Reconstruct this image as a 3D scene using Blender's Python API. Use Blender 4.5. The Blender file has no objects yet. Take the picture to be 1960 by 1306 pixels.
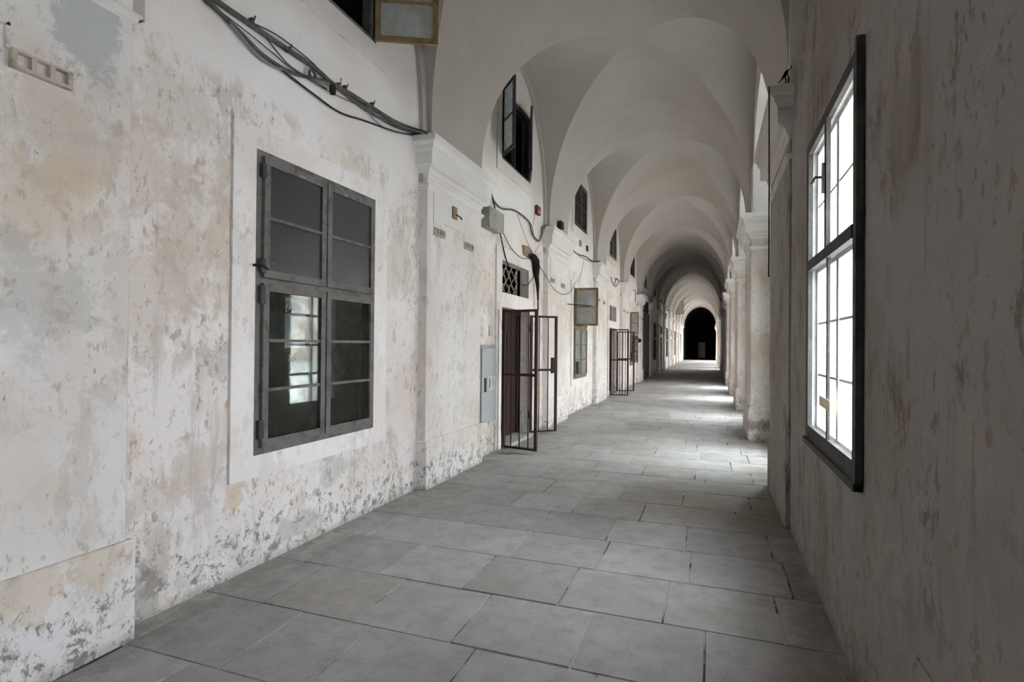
import bpy, bmesh, math, random
import numpy as np
from mathutils import Matrix, Vector
random.seed(7)
SC = bpy.context.scene
COL = SC.collection

# ------------------------------------------------------------------ camera
F_PX = 1055.4
YAW, PITCH, ROLL = [math.radians(a) for a in (19.768, 0.425, 0.503)]
EYE = 1.6
def _cam_rows():
    cy, sy, cp, sp, cr, sr = math.cos(YAW), math.sin(YAW), math.cos(PITCH), math.sin(PITCH), math.cos(ROLL), math.sin(ROLL)
    A = np.array([[cr, -sr, 0], [sr, cr, 0], [0, 0, 1]])
    B = np.array([[1, 0, 0], [0, cp, sp], [0, -sp, cp]])
    D = np.array([[cy, 0, sy], [0, 1, 0], [-sy, 0, cy]])
    return A @ B @ D
CM = _cam_rows()           # rows: right, down, forward in (X right, Y down, Z along)
def conv(v): return Vector((v[0], v[2], -v[1]))
cam_d = bpy.data.cameras.new('camera'); cam = bpy.data.objects.new('camera', cam_d); COL.objects.link(cam)
cam_d.sensor_width = 36.0; cam_d.sensor_fit = 'HORIZONTAL'
cam_d.lens = F_PX / 1960 * 36.0
cam_d.clip_start = 0.02; cam_d.clip_end = 300
r_, d_, f_ = conv(CM[0]), conv(CM[1]), conv(CM[2])
m = Matrix.Identity(4)
for i in range(3):
    m[i][0] = r_[i]; m[i][1] = -d_[i]; m[i][2] = -f_[i]
m[2][3] = EYE
cam.matrix_world = m
SC.camera = cam
def P(px, py, X=-3.05):
    """the point of the plane x = X that the photograph shows at (px, py)"""
    r = np.array([px - 980, py - 653, F_PX]) @ CM
    t = X / r[0]
    return (X, r[2] * t, EYE - r[1] * t)

# ------------------------------------------------------------------ light
SC.view_settings.view_transform = 'Standard'
SC.view_settings.look = 'None'
SC.view_settings.gamma = 1.0
SC.view_settings.use_curve_mapping = False
SC.view_settings.exposure = 2.78
W = bpy.data.worlds.new('overcast_sky'); SC.world = W; W.use_nodes = True
wn = W.node_tree; bg = wn.nodes['Background']
tc = wn.nodes.new('ShaderNodeTexCoord'); sep = wn.nodes.new('ShaderNodeSeparateXYZ'); ramp = wn.nodes.new('ShaderNodeValToRGB')
wn.links.new(tc.outputs['Generated'], sep.inputs[0]); wn.links.new(sep.outputs['Z'], ramp.inputs[0])
ramp.color_ramp.elements[0].position = 0.0; ramp.color_ramp.elements[0].color = (0.48, 0.50, 0.52, 1)
ramp.color_ramp.elements[1].position = 0.9; ramp.color_ramp.elements[1].color = (1.60, 1.68, 1.78, 1)
wn.links.new(ramp.outputs[0], bg.inputs[0]); bg.inputs[1].default_value = 5.2
SC.cycles.max_bounces = 9; SC.cycles.diffuse_bounces = 6; SC.cycles.transparent_max_bounces = 10
SC.cycles.transmission_bounces = 4; SC.cycles.adaptive_threshold = 0.02
SC.cycles.use_denoising = True
SC.cycles.sample_clamp_indirect = 6.0
try: SC.cycles.caustics_reflective = False; SC.cycles.caustics_refractive = False
except Exception: pass

# ------------------------------------------------------------------ dimensions
XL, XP = -3.05, -2.95        # left bay wall, left pilaster face
XR, XW, XO = 0.65, 0.67, 1.25  # right pier face, right bay wall, outer face
PITCHY = 4.83
HALF = 1.62
VH = 1.69                    # half width of the vault cells along the corridor
SPRING, RISE = 4.05, 2.3
XC, HW = -1.15, 1.8
Y_BACK, Y_END, Y_HALL = -8.0, 70.0, 83.0
def yc(k): return 3.79 + PITCHY * (k - 1)
N_BAY = 14
GLAZED = (2, 3); OPEN = (4, 5, 9, 10, 11, 12, 13, 14); CLOSED = (6, 7, 8); WINDOWED = (1, 0)

# ------------------------------------------------------------------ materials
def new_mat(name):
    m = bpy.data.materials.new(name); m.use_nodes = True
    return m, m.node_tree.nodes, m.node_tree.links, m.node_tree.nodes['Principled BSDF']
class G:
    """small node helper"""
    def __init__(s, m): s.t = m.node_tree; s.n = s.t.nodes; s.l = s.t.links
    def node(s, ty, **kw):
        n = s.n.new(ty)
        for k, v in kw.items(): setattr(n, k, v)
        return n
    def pos(s, scale=(1, 1, 1), off=(0, 0, 0)):
        g = s.node('ShaderNodeNewGeometry'); mp = s.node('ShaderNodeMapping')
        mp.inputs['Scale'].default_value = scale; mp.inputs['Location'].default_value = off
        s.l.new(g.outputs['Position'], mp.inputs['Vector']); return mp.outputs[0]
    def noise(s, vec, scale, detail=6, rough=0.6, dist=0.0):
        n = s.node('ShaderNodeTexNoise'); s.l.new(vec, n.inputs['Vector'])
        n.inputs['Scale'].default_value = scale; n.inputs['Detail'].default_value = detail
        n.inputs['Roughness'].default_value = rough; n.inputs['Distortion'].default_value = dist
        return n.outputs['Fac']
    def rng(s, v, a, b, c=0.0, d=1.0):
        n = s.node('ShaderNodeMapRange'); n.interpolation_type = 'SMOOTHSTEP'
        s.l.new(v, n.inputs[0])
        for i, x in enumerate((a, b, c, d)): n.inputs[i + 1].default_value = x
        return n.outputs[0]
    def node_abs(s, v, c):
        a = s.node('ShaderNodeMath', operation='SUBTRACT'); s.l.new(v, a.inputs[0]); a.inputs[1].default_value = c
        b = s.node('ShaderNodeMath', operation='ABSOLUTE'); s.l.new(a.outputs[0], b.inputs[0]); return b.outputs[0]
    def math(s, op, a, b=None):
        n = s.node('ShaderNodeMath', operation=op)
        for i, x in enumerate((a, b)):
            if x is None: continue
            if isinstance(x, (int, float)): n.inputs[i].default_value = x
            else: s.l.new(x, n.inputs[i])
        n.use_clamp = True
        return n.outputs[0]
    def mix(s, fac, a, b):
        n = s.node('ShaderNodeMix', data_type='RGBA')
        for sock, x in ((n.inputs[0], fac), (n.inputs[6], a), (n.inputs[7], b)):
            if isinstance(x, (int, float)): sock.default_value = x
            elif isinstance(x, tuple): sock.default_value = x if len(x) == 4 else x + (1,)
            else: s.l.new(x, sock)
        return n.outputs[2]
    def height(s):
        g = s.node('ShaderNodeNewGeometry'); sp = s.node('ShaderNodeSeparateXYZ'); s.l.new(g.outputs['Position'], sp.inputs[0])
        return sp.outputs
    def bump(s, h, strength, dist):
        n = s.node('ShaderNodeBump'); n.inputs['Strength'].default_value = strength; n.inputs['Distance'].default_value = dist
        s.l.new(h, n.inputs['Height']); return n.outputs[0]

def plaster(name, base, warm=(0.52, 0.455, 0.40), amount=1.0, top=3.35, mold=1.0, streak=1.0, yellow=1.0, seed=0.0, bumpy=1.0, stains=(), lunette=False):
    m, n, l, b = new_mat(name); g = G(m)
    p = g.pos(off=(seed, seed * 1.7, 0)); ps = g.pos(scale=(1, 1, 0.28), off=(seed + 3, seed, 0))
    z = g.height()[2]
    col = g.mix(g.rng(g.noise(p, 0.9, 4, 0.6), 0.35, 0.70), base, tuple(c * k for c, k in zip(base, (0.90, 0.865, 0.82))))
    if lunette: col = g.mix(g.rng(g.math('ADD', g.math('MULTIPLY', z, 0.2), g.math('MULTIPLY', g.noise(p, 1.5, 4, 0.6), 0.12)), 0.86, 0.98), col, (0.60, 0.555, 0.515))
    # below the clean band
    edge = g.math('ADD', g.math('MULTIPLY', z, 0.2), g.math('MULTIPLY', g.noise(p, 3.0, 6, 0.7), 0.06))
    old = g.rng(edge, (top + 0.22) * 0.2 + 0.002, (top + 0.08) * 0.2)     # 1 in the old zone
    low = g.rng(z, 0.3, 1.2, 0.30, 1.0)
    # broad worn fields, then ragged flaking inside them
    big = g.rng(g.noise(p, 0.9, 9, 0.66, 0.3), 0.47, 0.62)
    med = g.rng(g.noise(g.pos(scale=(1, 1, 0.45), off=(seed + 3, seed, 0)), 4.2, 10, 0.78, 0.25), 0.515, 0.56)
    col = g.mix(g.math('MULTIPLY', g.math('MULTIPLY', g.math('MULTIPLY', big, old), low), 0.60 * amount), col, tuple(c * k for c, k in zip(base, (0.84, 0.77, 0.715))))
    col = g.mix(g.math('MULTIPLY', g.math('MULTIPLY', g.math('MULTIPLY', med, old), g.rng(g.noise(p, 1.6, 4, 0.5), 0.40, 0.58)), 0.62 * amount), col, warm)
    # ochre underpaint
    f3 = g.math('MULTIPLY', g.rng(g.noise(g.pos(off=(seed + 11, 2, 5)), 1.5, 8, 0.66), 0.575, 0.62), old)
    col = g.mix(g.math('MULTIPLY', f3, 0.38 * yellow), col, (0.60, 0.48, 0.34))
    # grey blotches of an older coat
    f4 = g.math('MULTIPLY', g.rng(g.noise(g.pos(off=(seed + 4, 9, 1)), 2.4, 10, 0.75, 0.3), 0.56, 0.61), old)
    col = g.mix(g.math('MULTIPLY', f4, 0.42 * amount), col, (0.38, 0.38, 0.37))
    # vertical rain streaks
    st = g.rng(g.noise(g.pos(scale=(1, 1, 0.10), off=(seed, 1, 0)), 7.0, 6, 0.7), 0.56, 0.70)
    col = g.mix(g.math('MULTIPLY', g.math('MULTIPLY', st, old), 0.34 * streak), col, (0.27, 0.23, 0.18))
    # flakes and chips
    fl_mask = g.rng(g.noise(g.pos(off=(seed + 20, 4, 2)), 1.2, 5, 0.6), 0.40, 0.55)
    ch = g.math('MULTIPLY', g.math('MULTIPLY', g.rng(g.noise(g.pos(scale=(1, 1, 0.55), off=(seed + 3, seed, 0)), 17.0, 7, 0.72), 0.565, 0.605), fl_mask), old)
    col = g.mix(g.math('MULTIPLY', ch, 0.62 * amount), col, (0.27, 0.21, 0.155))
    ch2 = g.math('MULTIPLY', g.rng(g.noise(g.pos(scale=(1, 1, 0.6), off=(seed + 9, seed, 3)), 34.0, 4, 0.6), 0.67, 0.70), old)
    col = g.mix(g.math('MULTIPLY', ch2, 0.6), col, (0.20, 0.17, 0.14))
    # mould near the floor
    lowm = g.rng(z, 0.62, 0.0)
    mo = g.math('MULTIPLY', g.rng(g.math('ADD', g.noise(p, 10.0, 10, 0.82, 0.4), g.math('MULTIPLY', lowm, 0.06)), 0.565, 0.62), g.rng(z, 0.80, 0.25))
    col = g.mix(g.math('MULTIPLY', mo, 0.80 * mold), col, (0.15, 0.145, 0.13))
    foot = g.math('MULTIPLY', g.rng(z, 0.07, 0.0), 0.45)
    col = g.mix(foot, col, (0.24, 0.23, 0.21))
    if stains: n_fine, n_wide = g.noise(p, 9.0, 8, 0.78, 0.4), g.noise(p, 4.5, 8, 0.78, 0.4)
    for (sy, sz, ry, rz, sc, amt) in stains:
        xyz = g.height()
        ry, rz = ry * 1.5, rz * 1.5
        dy = g.math('MULTIPLY', g.node_abs(xyz[1], sy), 1.0 / ry); dz = g.math('MULTIPLY', g.node_abs(xyz[2], sz), 1.0 / rz)
        d2 = g.math('SQRT', g.math('ADD', g.math('MULTIPLY', g.math('MULTIPLY', dy, dy), 0.5), g.math('MULTIPLY', g.math('MULTIPLY', dz, dz), 0.5)))
        ad = g.node('ShaderNodeMath', operation='MULTIPLY_ADD'); l.new(n_fine if ry < 0.3 else n_wide, ad.inputs[0]); ad.inputs[1].default_value = 2.2; l.new(d2, ad.inputs[2])
        mk = g.rng(ad.outputs[0], 1.62, 1.38)
        col = g.mix(g.math('MULTIPLY', mk, amt * 0.8), col, sc)
    l.new(col, b.inputs['Base Color']); b.inputs['Roughness'].default_value = 0.92; b.inputs['Specular IOR Level'].default_value = 0.15
    h = g.math('ADD', g.math('MULTIPLY', g.noise(p, 2.3, 9, 0.6), 0.8), g.math('MULTIPLY', g.math('ADD', med, ch), -0.10))
    l.new(g.bump(h, 0.42 * bumpy, 0.035), b.inputs['Normal'])
    return m

WHITE = (0.81, 0.775, 0.755)
_s = lambda x, y, X=-3.05: P(x, y, X)[1:]
BRN, OCH, TAN, GRY, BLU = (0.16, 0.09, 0.045), (0.62, 0.47, 0.28), (0.56, 0.475, 0.40), (0.34, 0.35, 0.33), (0.36, 0.38, 0.40)
STAINS = [_s(288, 1120) + (0.07, 0.09, BRN, 0.8), _s(448, 950) + (0.09, 0.13, OCH, 0.7), _s(385, 895) + (0.25, 0.18, TAN, 0.7), _s(300, 960) + (0.22, 0.10, TAN, 0.5),
          _s(640, 895) + (0.30, 0.16, GRY, 0.5), _s(300, 560) + (0.30, 0.45, TAN, 0.6), _s(275, 330) + (0.22, 0.35, TAN, 0.6), _s(360, 480) + (0.3, 0.4, TAN, 0.55),
          _s(270, 1150) + (0.12, 0.22, GRY, 0.7), _s(420, 420) + (0.10, 0.5, TAN, 0.7), _s(760, 500) + (0.35, 0.5, TAN, 0.55), _s(330, 210) + (0.35, 0.25, TAN, 0.5), _s(580, 1000) + (0.25, 0.1, GRY, 0.6)]
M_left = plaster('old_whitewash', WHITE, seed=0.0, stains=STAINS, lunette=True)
M_pil = plaster('pilaster_whitewash', (0.77, 0.75, 0.73), amount=0.7, seed=5.3, top=3.0, streak=0.35, yellow=0.6, stains=[_s(165, 70, -2.95) + (0.22, 0.35, BLU, 0.8), _s(120, 250, -2.95) + (0.3, 0.3, TAN, 0.6), _s(90, 380, -2.95) + (0.35, 0.25, OCH, 0.35), _s(60, 560, -2.95) + (0.3, 0.3, GRY, 0.4), _s(240, 560, -2.95) + (0.12, 0.5, TAN, 0.5)])
M_plinth = plaster('plinth_whitewash', (0.79, 0.765, 0.745), seed=21.0, amount=0.6, streak=0.2, yellow=1.4, mold=1.0, stains=[_s(190, 1090, -2.92) + (0.2, 0.15, OCH, 0.5), _s(60, 1130, -2.92) + (0.2, 0.15, OCH, 0.5)])
M_right = plaster('grimy_shaded_whitewash', (0.36, 0.335, 0.31), warm=(0.19, 0.155, 0.125), amount=1.35, seed=9.1, top=4.2, mold=0.7, streak=1.3, yellow=0.25)  # base also darkened for shade, on top of the grime
M_pier = plaster('pier_whitewash', (0.66, 0.62, 0.585), warm=(0.42, 0.34, 0.29), amount=0.8, seed=14.0, top=3.4, streak=0.5, yellow=0.5, stains=[(10.2, 0.26, 0.3, 0.10, (0.20, 0.165, 0.14), 0.9), (10.2, 1.6, 0.3, 0.25, (0.42, 0.31, 0.24), 0.6)])
M_band = plaster('surround_whitewash', (0.84, 0.815, 0.80), seed=31.0, amount=0.45, streak=0.3, yellow=0.4, mold=0.6)
M_trim = plaster('moulding_whitewash', (0.76, 0.74, 0.72), amount=0.35, seed=3.0, top=2.4, mold=0.5, streak=0.3, yellow=0.2, bumpy=0.5)

def simple(name, col, rough=0.7, metal=0.0, var=0.25, scale=9.0, col2=None, thr=(0.45, 0.65), bump=0.15, spec=0.3):
    m, n, l, b = new_mat(name); g = G(m)
    p = g.pos()
    c2 = col2 if col2 else tuple(c * (1 - var) for c in col)
    c = g.mix(g.rng(g.noise(p, scale, 7, 0.65), *thr), col, c2)
    l.new(c, b.inputs['Base Color']); b.inputs['Roughness'].default_value = rough; b.inputs['Metallic'].default_value = metal
    b.inputs['Specular IOR Level'].default_value = spec
    if bump: l.new(g.bump(g.noise(p, scale * 3, 5, 0.6), bump, 0.01), b.inputs['Normal'])
    return m
M_tablet = simple('stained_stucco', (0.50, 0.45, 0.38), 0.9, col2=(0.36, 0.31, 0.25), scale=12)
M_grey_wood = simple('weathered_grey_paint', (0.155, 0.15, 0.14), 0.75, var=0.3, col2=(0.095, 0.088, 0.078))
M_dark_wood = simple('dark_green_grey_paint', (0.045, 0.047, 0.045), 0.7, col2=(0.075, 0.07, 0.06))
M_yellow_wood = simple('bare_yellowed_wood', (0.27, 0.195, 0.095), 0.65, col2=(0.16, 0.11, 0.055))
M_olive_wood = simple('olive_brown_wood', (0.20, 0.175, 0.12), 0.7, col2=(0.13, 0.11, 0.075))
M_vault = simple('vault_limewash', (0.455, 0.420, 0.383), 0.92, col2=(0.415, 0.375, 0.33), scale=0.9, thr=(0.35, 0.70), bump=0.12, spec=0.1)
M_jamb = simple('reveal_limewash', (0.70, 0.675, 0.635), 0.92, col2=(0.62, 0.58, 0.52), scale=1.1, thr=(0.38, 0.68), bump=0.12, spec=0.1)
M_brown = simple('brown_door_wood', (0.045, 0.03, 0.024), 0.8, col2=(0.028, 0.019, 0.015), spec=0.1)
M_red_wood = simple('reddish_board', (0.17, 0.095, 0.06), 0.65, col2=(0.11, 0.06, 0.04))
M_iron = simple('rusty_red_iron', (0.048, 0.022, 0.018), 0.75, metal=0.0, col2=(0.034, 0.018, 0.015), scale=14)
M_grille = simple('pale_flaking_iron', (0.42, 0.39, 0.33), 0.7, col2=(0.12, 0.10, 0.08), scale=20)
M_steel_door = simple('slate_grey_metal', (0.055, 0.06, 0.068), 0.6, col2=(0.04, 0.043, 0.05), scale=3)
M_box = simple('grey_green_enamel', (0.36, 0.37, 0.33), 0.55, col2=(0.27, 0.27, 0.23), scale=5)
M_panel = simple('light_blue_grey_enamel', (0.41, 0.43, 0.44), 0.5, col2=(0.36, 0.38, 0.39), scale=4)
M_plate = simple('pale_plastic', (0.55, 0.55, 0.52), 0.5)
M_black = simple('black_rubber', (0.018, 0.017, 0.017), 0.6, bump=0)
M_cable = simple('dusty_grey_cable', (0.10, 0.095, 0.085), 0.7, col2=(0.05, 0.048, 0.045), bump=0)
M_cable2 = simple('pale_grey_cable', (0.24, 0.23, 0.21), 0.7, bump=0)
M_red = simple('faded_red_plastic', (0.22, 0.03, 0.02), 0.5, bump=0)
M_brick = simple('bare_brown_render', (0.33, 0.25, 0.17), 0.9, col2=(0.22, 0.16, 0.11), scale=12, bump=0.6)
M_burnt = simple('charred_sheathing', (0.012, 0.011, 0.010), 0.9, col2=(0.03, 0.025, 0.02), bump=0.8)
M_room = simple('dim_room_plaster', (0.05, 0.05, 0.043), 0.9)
M_hall = simple('unlit_hall_black', (0.012, 0.012, 0.011), 0.95, bump=0)  # near-black colour stands in for the hall's lack of light
M_hall_door = simple('pale_far_door', (0.80, 0.66, 0.55), 0.8)
M_white_paint = simple('chalky_white_paint', (0.72, 0.72, 0.70), 0.6, col2=(0.60, 0.59, 0.55))
M_tape = simple('yellowed_tape', (0.85, 0.78, 0.50), 0.5, bump=0)
M_brass = simple('tarnished_brass', (0.09, 0.08, 0.065), 0.5, metal=0.5, bump=0)
M_stone = simple('door_step_stone', (0.36, 0.34, 0.30), 0.9, col2=(0.24, 0.22, 0.19), scale=6, bump=0.4)
M_facade = simple('courtyard_facade', (0.62, 0.52, 0.46), 0.9)
M_gravel = simple('courtyard_gravel', (0.42, 0.41, 0.38), 0.95)
M_curtain = simple('dusty_net_curtain', (0.40, 0.41, 0.37), 0.95)
M_chalk = simple('finger_marks_pale', (0.55, 0.56, 0.55), 0.9, bump=0)
M_smear = simple('finger_marks_dark', (0.035, 0.035, 0.03), 0.9, bump=0)

def glass_mat(name, dust_col, d0, d1, tint=(0.8, 0.85, 0.83), rough=0.08, scale=4.0, translucent=0.0, refl=0.32):
    m = bpy.data.materials.new(name); m.use_nodes = True; g = G(m); n = m.node_tree.nodes; l = m.node_tree.links
    n.remove(n['Principled BSDF']); out = n['Material Output']
    tr = n.new('ShaderNodeBsdfTransparent'); tr.inputs[0].default_value = tint + (1,)
    df = n.new('ShaderNodeBsdfDiffuse'); df.inputs[0].default_value = dust_col + (1,)
    if translucent > 0:
        tl = n.new('ShaderNodeBsdfTranslucent'); tl.inputs[0].default_value = (0.95, 0.97, 1.0, 1)
        mm = n.new('ShaderNodeMixShader'); mm.inputs[0].default_value = translucent
        l.new(df.outputs[0], mm.inputs[1]); l.new(tl.outputs[0], mm.inputs[2]); df = mm
    p = g.pos()
    dust = g.rng(g.noise(p, scale, 8, 0.7, 0.8), 0.35, 0.70, d0, d1)
    mx = n.new('ShaderNodeMixShader'); l.new(dust, mx.inputs[0]); l.new(tr.outputs[0], mx.inputs[1]); l.new(df.outputs[0], mx.inputs[2])
    gl = n.new('ShaderNodeBsdfGlossy'); gl.inputs['Roughness'].default_value = rough
    fr = n.new('ShaderNodeFresnel'); fr.inputs[0].default_value = 1.5
    fm = g.math('MULTIPLY', fr.outputs[0], refl)
    m2 = n.new('ShaderNodeMixShader'); l.new(fm, m2.inputs[0]); l.new(mx.outputs[0], m2.inputs[1]); l.new(gl.outputs[0], m2.inputs[2])
    l.new(m2.outputs[0], out.inputs['Surface'])
    return m
M_glass_dirty = glass_mat('dirty_glass', (0.035, 0.035, 0.03), 0.2, 0.65, rough=0.03)
M_glass_frost = glass_mat('obscured_glass', (0.028, 0.03, 0.029), 0.75, 0.9, rough=0.35, refl=1.0)
M_glass_sash = glass_mat('dusty_sash_glass', (0.45, 0.46, 0.43), 0.55, 0.85, rough=0.2, translucent=0.4)
M_glass_day = glass_mat('day_bright_glass', (0.85, 0.85, 0.83), 0.25, 0.5, tint=(0.95, 0.97, 1.0), translucent=0.85, scale=1.5)
M_glass_fan = glass_mat('dimmed_fanlight_glass', (0.3, 0.3, 0.28), 0.90, 0.98, tint=(0.3, 0.32, 0.3), translucent=0.25, scale=2)  # glass darkened to cut the daylight entering above the arches
M_glass_clear = glass_mat('clear_glass', (0.5, 0.5, 0.48), 0.03, 0.15, tint=(0.95, 0.97, 0.97), scale=2)

def reflection_pane():
    m = bpy.data.materials.new('reflection_glow'); m.use_nodes = True; b = m.node_tree.nodes['Principled BSDF']
    b.inputs['Base Color'].default_value = (0.6, 0.65, 0.7, 1); b.inputs['Emission Color'].default_value = (0.62, 0.78, 0.9, 1)
    b.inputs['Emission Strength'].default_value = 0.10  # weak glow imitates a window mirrored in the glass
    return m
M_reflection = reflection_pane()

def floor_mat():
    m, n, l, b = new_mat('worn_stone_slabs'); g = G(m)
    at = g.node('ShaderNodeAttribute', attribute_name='tone')
    p = g.pos()
    base = g.mix(g.rng(g.noise(p, 1.1, 5, 0.6), 0.35, 0.68), (0.40, 0.392, 0.38), (0.32, 0.312, 0.298))
    base = g.mix(g.rng(g.noise(p, 7.0, 9, 0.72), 0.42, 0.70, 0.0, 0.5), base, (0.22, 0.212, 0.195))
    tone = g.node('ShaderNodeMix', data_type='RGBA', blend_type='MULTIPLY'); tone.inputs[0].default_value = 1.0
    l.new(base, tone.inputs[6]); l.new(at.outputs['Color'], tone.inputs[7]); c = tone.outputs[2]
    sp = g.rng(g.noise(p, 60.0, 3, 0.6), 0.70, 0.76)
    c = g.mix(g.math('MULTIPLY', sp, 0.5), c, (0.55, 0.55, 0.53))
    cr = g.rng(g.noise(p, 18.0, 7, 0.75, 1.0), 0.62, 0.70)
    c = g.mix(g.math('MULTIPLY', cr, 0.6), c, (0.10, 0.10, 0.09))
    # reddish brown damp patch below the first open arch and dirt along the walls
    xyz = g.height()
    damp = g.math('MULTIPLY', g.math('MULTIPLY', g.rng(xyz[1], 5.0, 5.6), g.rng(xyz[1], 7.3, 6.4)), g.rng(xyz[0], -1.6, 0.4))
    c = g.mix(g.math('MULTIPLY', damp, 0.5), c, (0.14, 0.095, 0.055))
    nz = g.noise(p, 4.0, 5, 0.75, 0.3); hn = g.noise(p, 1.7, 8, 0.7, 1.2)
    grime = g.math('MULTIPLY', g.math('ADD', g.rng(xyz[0], -2.35, -2.95), g.rng(xyz[0], 0.1, 0.65)), g.rng(nz, 0.40, 0.60))
    c = g.mix(g.math('MULTIPLY', grime, 0.55), c, (0.17, 0.155, 0.13))
    hair = g.math('MULTIPLY', g.rng(hn, 0.492, 0.5), g.rng(hn, 0.508, 0.5))
    c = g.mix(g.math('MULTIPLY', hair, 0.22), c, (0.12, 0.115, 0.10))
    l.new(c, b.inputs['Base Color'])
    r = g.rng(g.noise(p, 3.0, 5, 0.6), 0.3, 0.7, 0.50, 0.78); l.new(r, b.inputs['Roughness']); b.inputs['Specular IOR Level'].default_value = 0.35
    l.new(g.bump(g.math('ADD', g.noise(p, 9, 9, 0.65), g.math('MULTIPLY', cr, -0.2)), 0.35, 0.012), b.inputs['Normal'])
    return m
M_floor = floor_mat()
M_joint = simple('slab_joint_mortar', (0.40, 0.385, 0.35), 0.95, col2=(0.06, 0.055, 0.05), scale=2.2, thr=(0.47, 0.58), bump=0.3)

# ------------------------------------------------------------------ mesh helpers
class MB:
    def __init__(s): s.bm = bmesh.new()
    def box(s, x0, x1, y0, y1, z0, z1, bev=0.0):
        xs, ys, zs = sorted((x0, x1)), sorted((y0, y1)), sorted((z0, z1))
        v = [s.bm.verts.new((x, y, z)) for x in xs for y in ys for z in zs]
        fs = [s.bm.faces.new([v[i] for i in q]) for q in ((0, 1, 3, 2), (4, 6, 7, 5), (0, 4, 5, 1), (2, 3, 7, 6), (0, 2, 6, 4), (1, 5, 7, 3))]
        if bev > 0:
            ed = list({e for f in fs for e in f.edges})
            bmesh.ops.bevel(s.bm, geom=ed, offset=bev, segments=1, affect='EDGES')
        return s
    def obox(s, a, b, w, z0, z1):
        """upright slab from plan point a to b, w thick"""
        a, b = Vector(a), Vector(b); d = (b - a).normalized(); n = Vector((-d.y, d.x)) * w / 2
        pts = [a + n, b + n, b - n, a - n]
        lo = [s.bm.verts.new((p.x, p.y, z0)) for p in pts]; hi = [s.bm.verts.new((p.x, p.y, z1)) for p in pts]
        s.bm.faces.new(lo[::-1]); s.bm.faces.new(hi)
        for i in range(4): s.bm.faces.new((lo[i], lo[(i + 1) % 4], hi[(i + 1) % 4], hi[i]))
        return s
    def quad(s, *pts):
        s.bm.faces.new([s.bm.verts.new(p) for p in pts]); return s
    def tube(s, pts, r, seg=8, rad=None):
        pts = [Vector(p) for p in pts]; rings = []
        up = Vector((0.31, 0.2, 0.93)).normalized()
        for i, p in enumerate(pts):
            d = (pts[min(i + 1, len(pts) - 1)] - pts[max(i - 1, 0)]).normalized()
            a = d.cross(up)
            if a.length < 1e-3: a = d.cross(Vector((1, 0, 0)))
            a.normalize(); b = d.cross(a)
            rr = rad[i] if rad else r
            rings.append([s.bm.verts.new(p + (a * math.cos(t) + b * math.sin(t)) * rr) for t in [2 * math.pi * k / seg for k in range(seg)]])
        for i in range(len(rings) - 1):
            for k in range(seg):
                f = s.bm.faces.new((rings[i][k], rings[i][(k + 1) % seg], rings[i + 1][(k + 1) % seg], rings[i + 1][k])); f.smooth = True
        s.bm.faces.new(rings[0][::-1]); s.bm.faces.new(rings[-1])
        return s
    def build(s, name, mat, parent=None, smooth=False):
        bmesh.ops.recalc_face_normals(s.bm, faces=s.bm.faces)
        if smooth:
            for f in s.bm.faces: f.smooth = True
        me = bpy.data.meshes.new(name)
        if parent is not None:
            s.bm.transform(Matrix.Translation(-world_loc(parent)))
        s.bm.to_mesh(me); s.bm.free(); me.materials.append(mat)
        o = bpy.data.objects.new(name, me); COL.objects.link(o)
        if parent is not None: o.parent = parent
        return o
def world_loc(o):
    v = Vector((0, 0, 0))
    while o is not None: v += o.location; o = o.parent
    return v
def spline(pts, n=6):
    pts = [Vector(p) for p in pts]; out = []
    for i in range(len(pts) - 1):
        p0, p1, p2, p3 = pts[max(i - 1, 0)], pts[i], pts[i + 1], pts[min(i + 2, len(pts) - 1)]
        for k in range(n):
            t = k / n
            out.append(0.5 * ((2 * p1) + (p2 - p0) * t + (2 * p0 - 5 * p1 + 4 * p2 - p3) * t * t + (3 * p1 - p0 - 3 * p2 + p3) * t ** 3))
    out.append(pts[-1]); return out
def tag(o, label=None, cat=None, group=None, kind=None):
    if label: o['label'] = label
    if cat: o['category'] = cat
    if group: o['group'] = group
    if kind: o['kind'] = kind
    return o
def empty(name, loc):
    o = bpy.data.objects.new(name, None); o.empty_display_size = 0.1; COL.objects.link(o); o.location = loc; return o
def copy_tree(o, dy=0.0, parent=None):
    c = o.copy(); COL.objects.link(c)
    if parent is None: c.location = o.location + Vector((0, dy, 0))
    else: c.parent = parent
    for ch in [x for x in bpy.data.objects if x.parent == o]: copy_tree(ch, 0, c)
    return c
def put(o, loc):
    """give a world-space mesh an origin of its own"""
    o.data.transform(Matrix.Translation(-Vector(loc))); o.location = loc; return o

ORD = {i: w for i, w in enumerate('zeroth first second third fourth fifth sixth seventh eighth ninth tenth eleventh twelfth thirteenth fourteenth fifteenth'.split())}
def bayword(k): return ORD[k] if k >= 1 else 'behind the camera'

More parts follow.
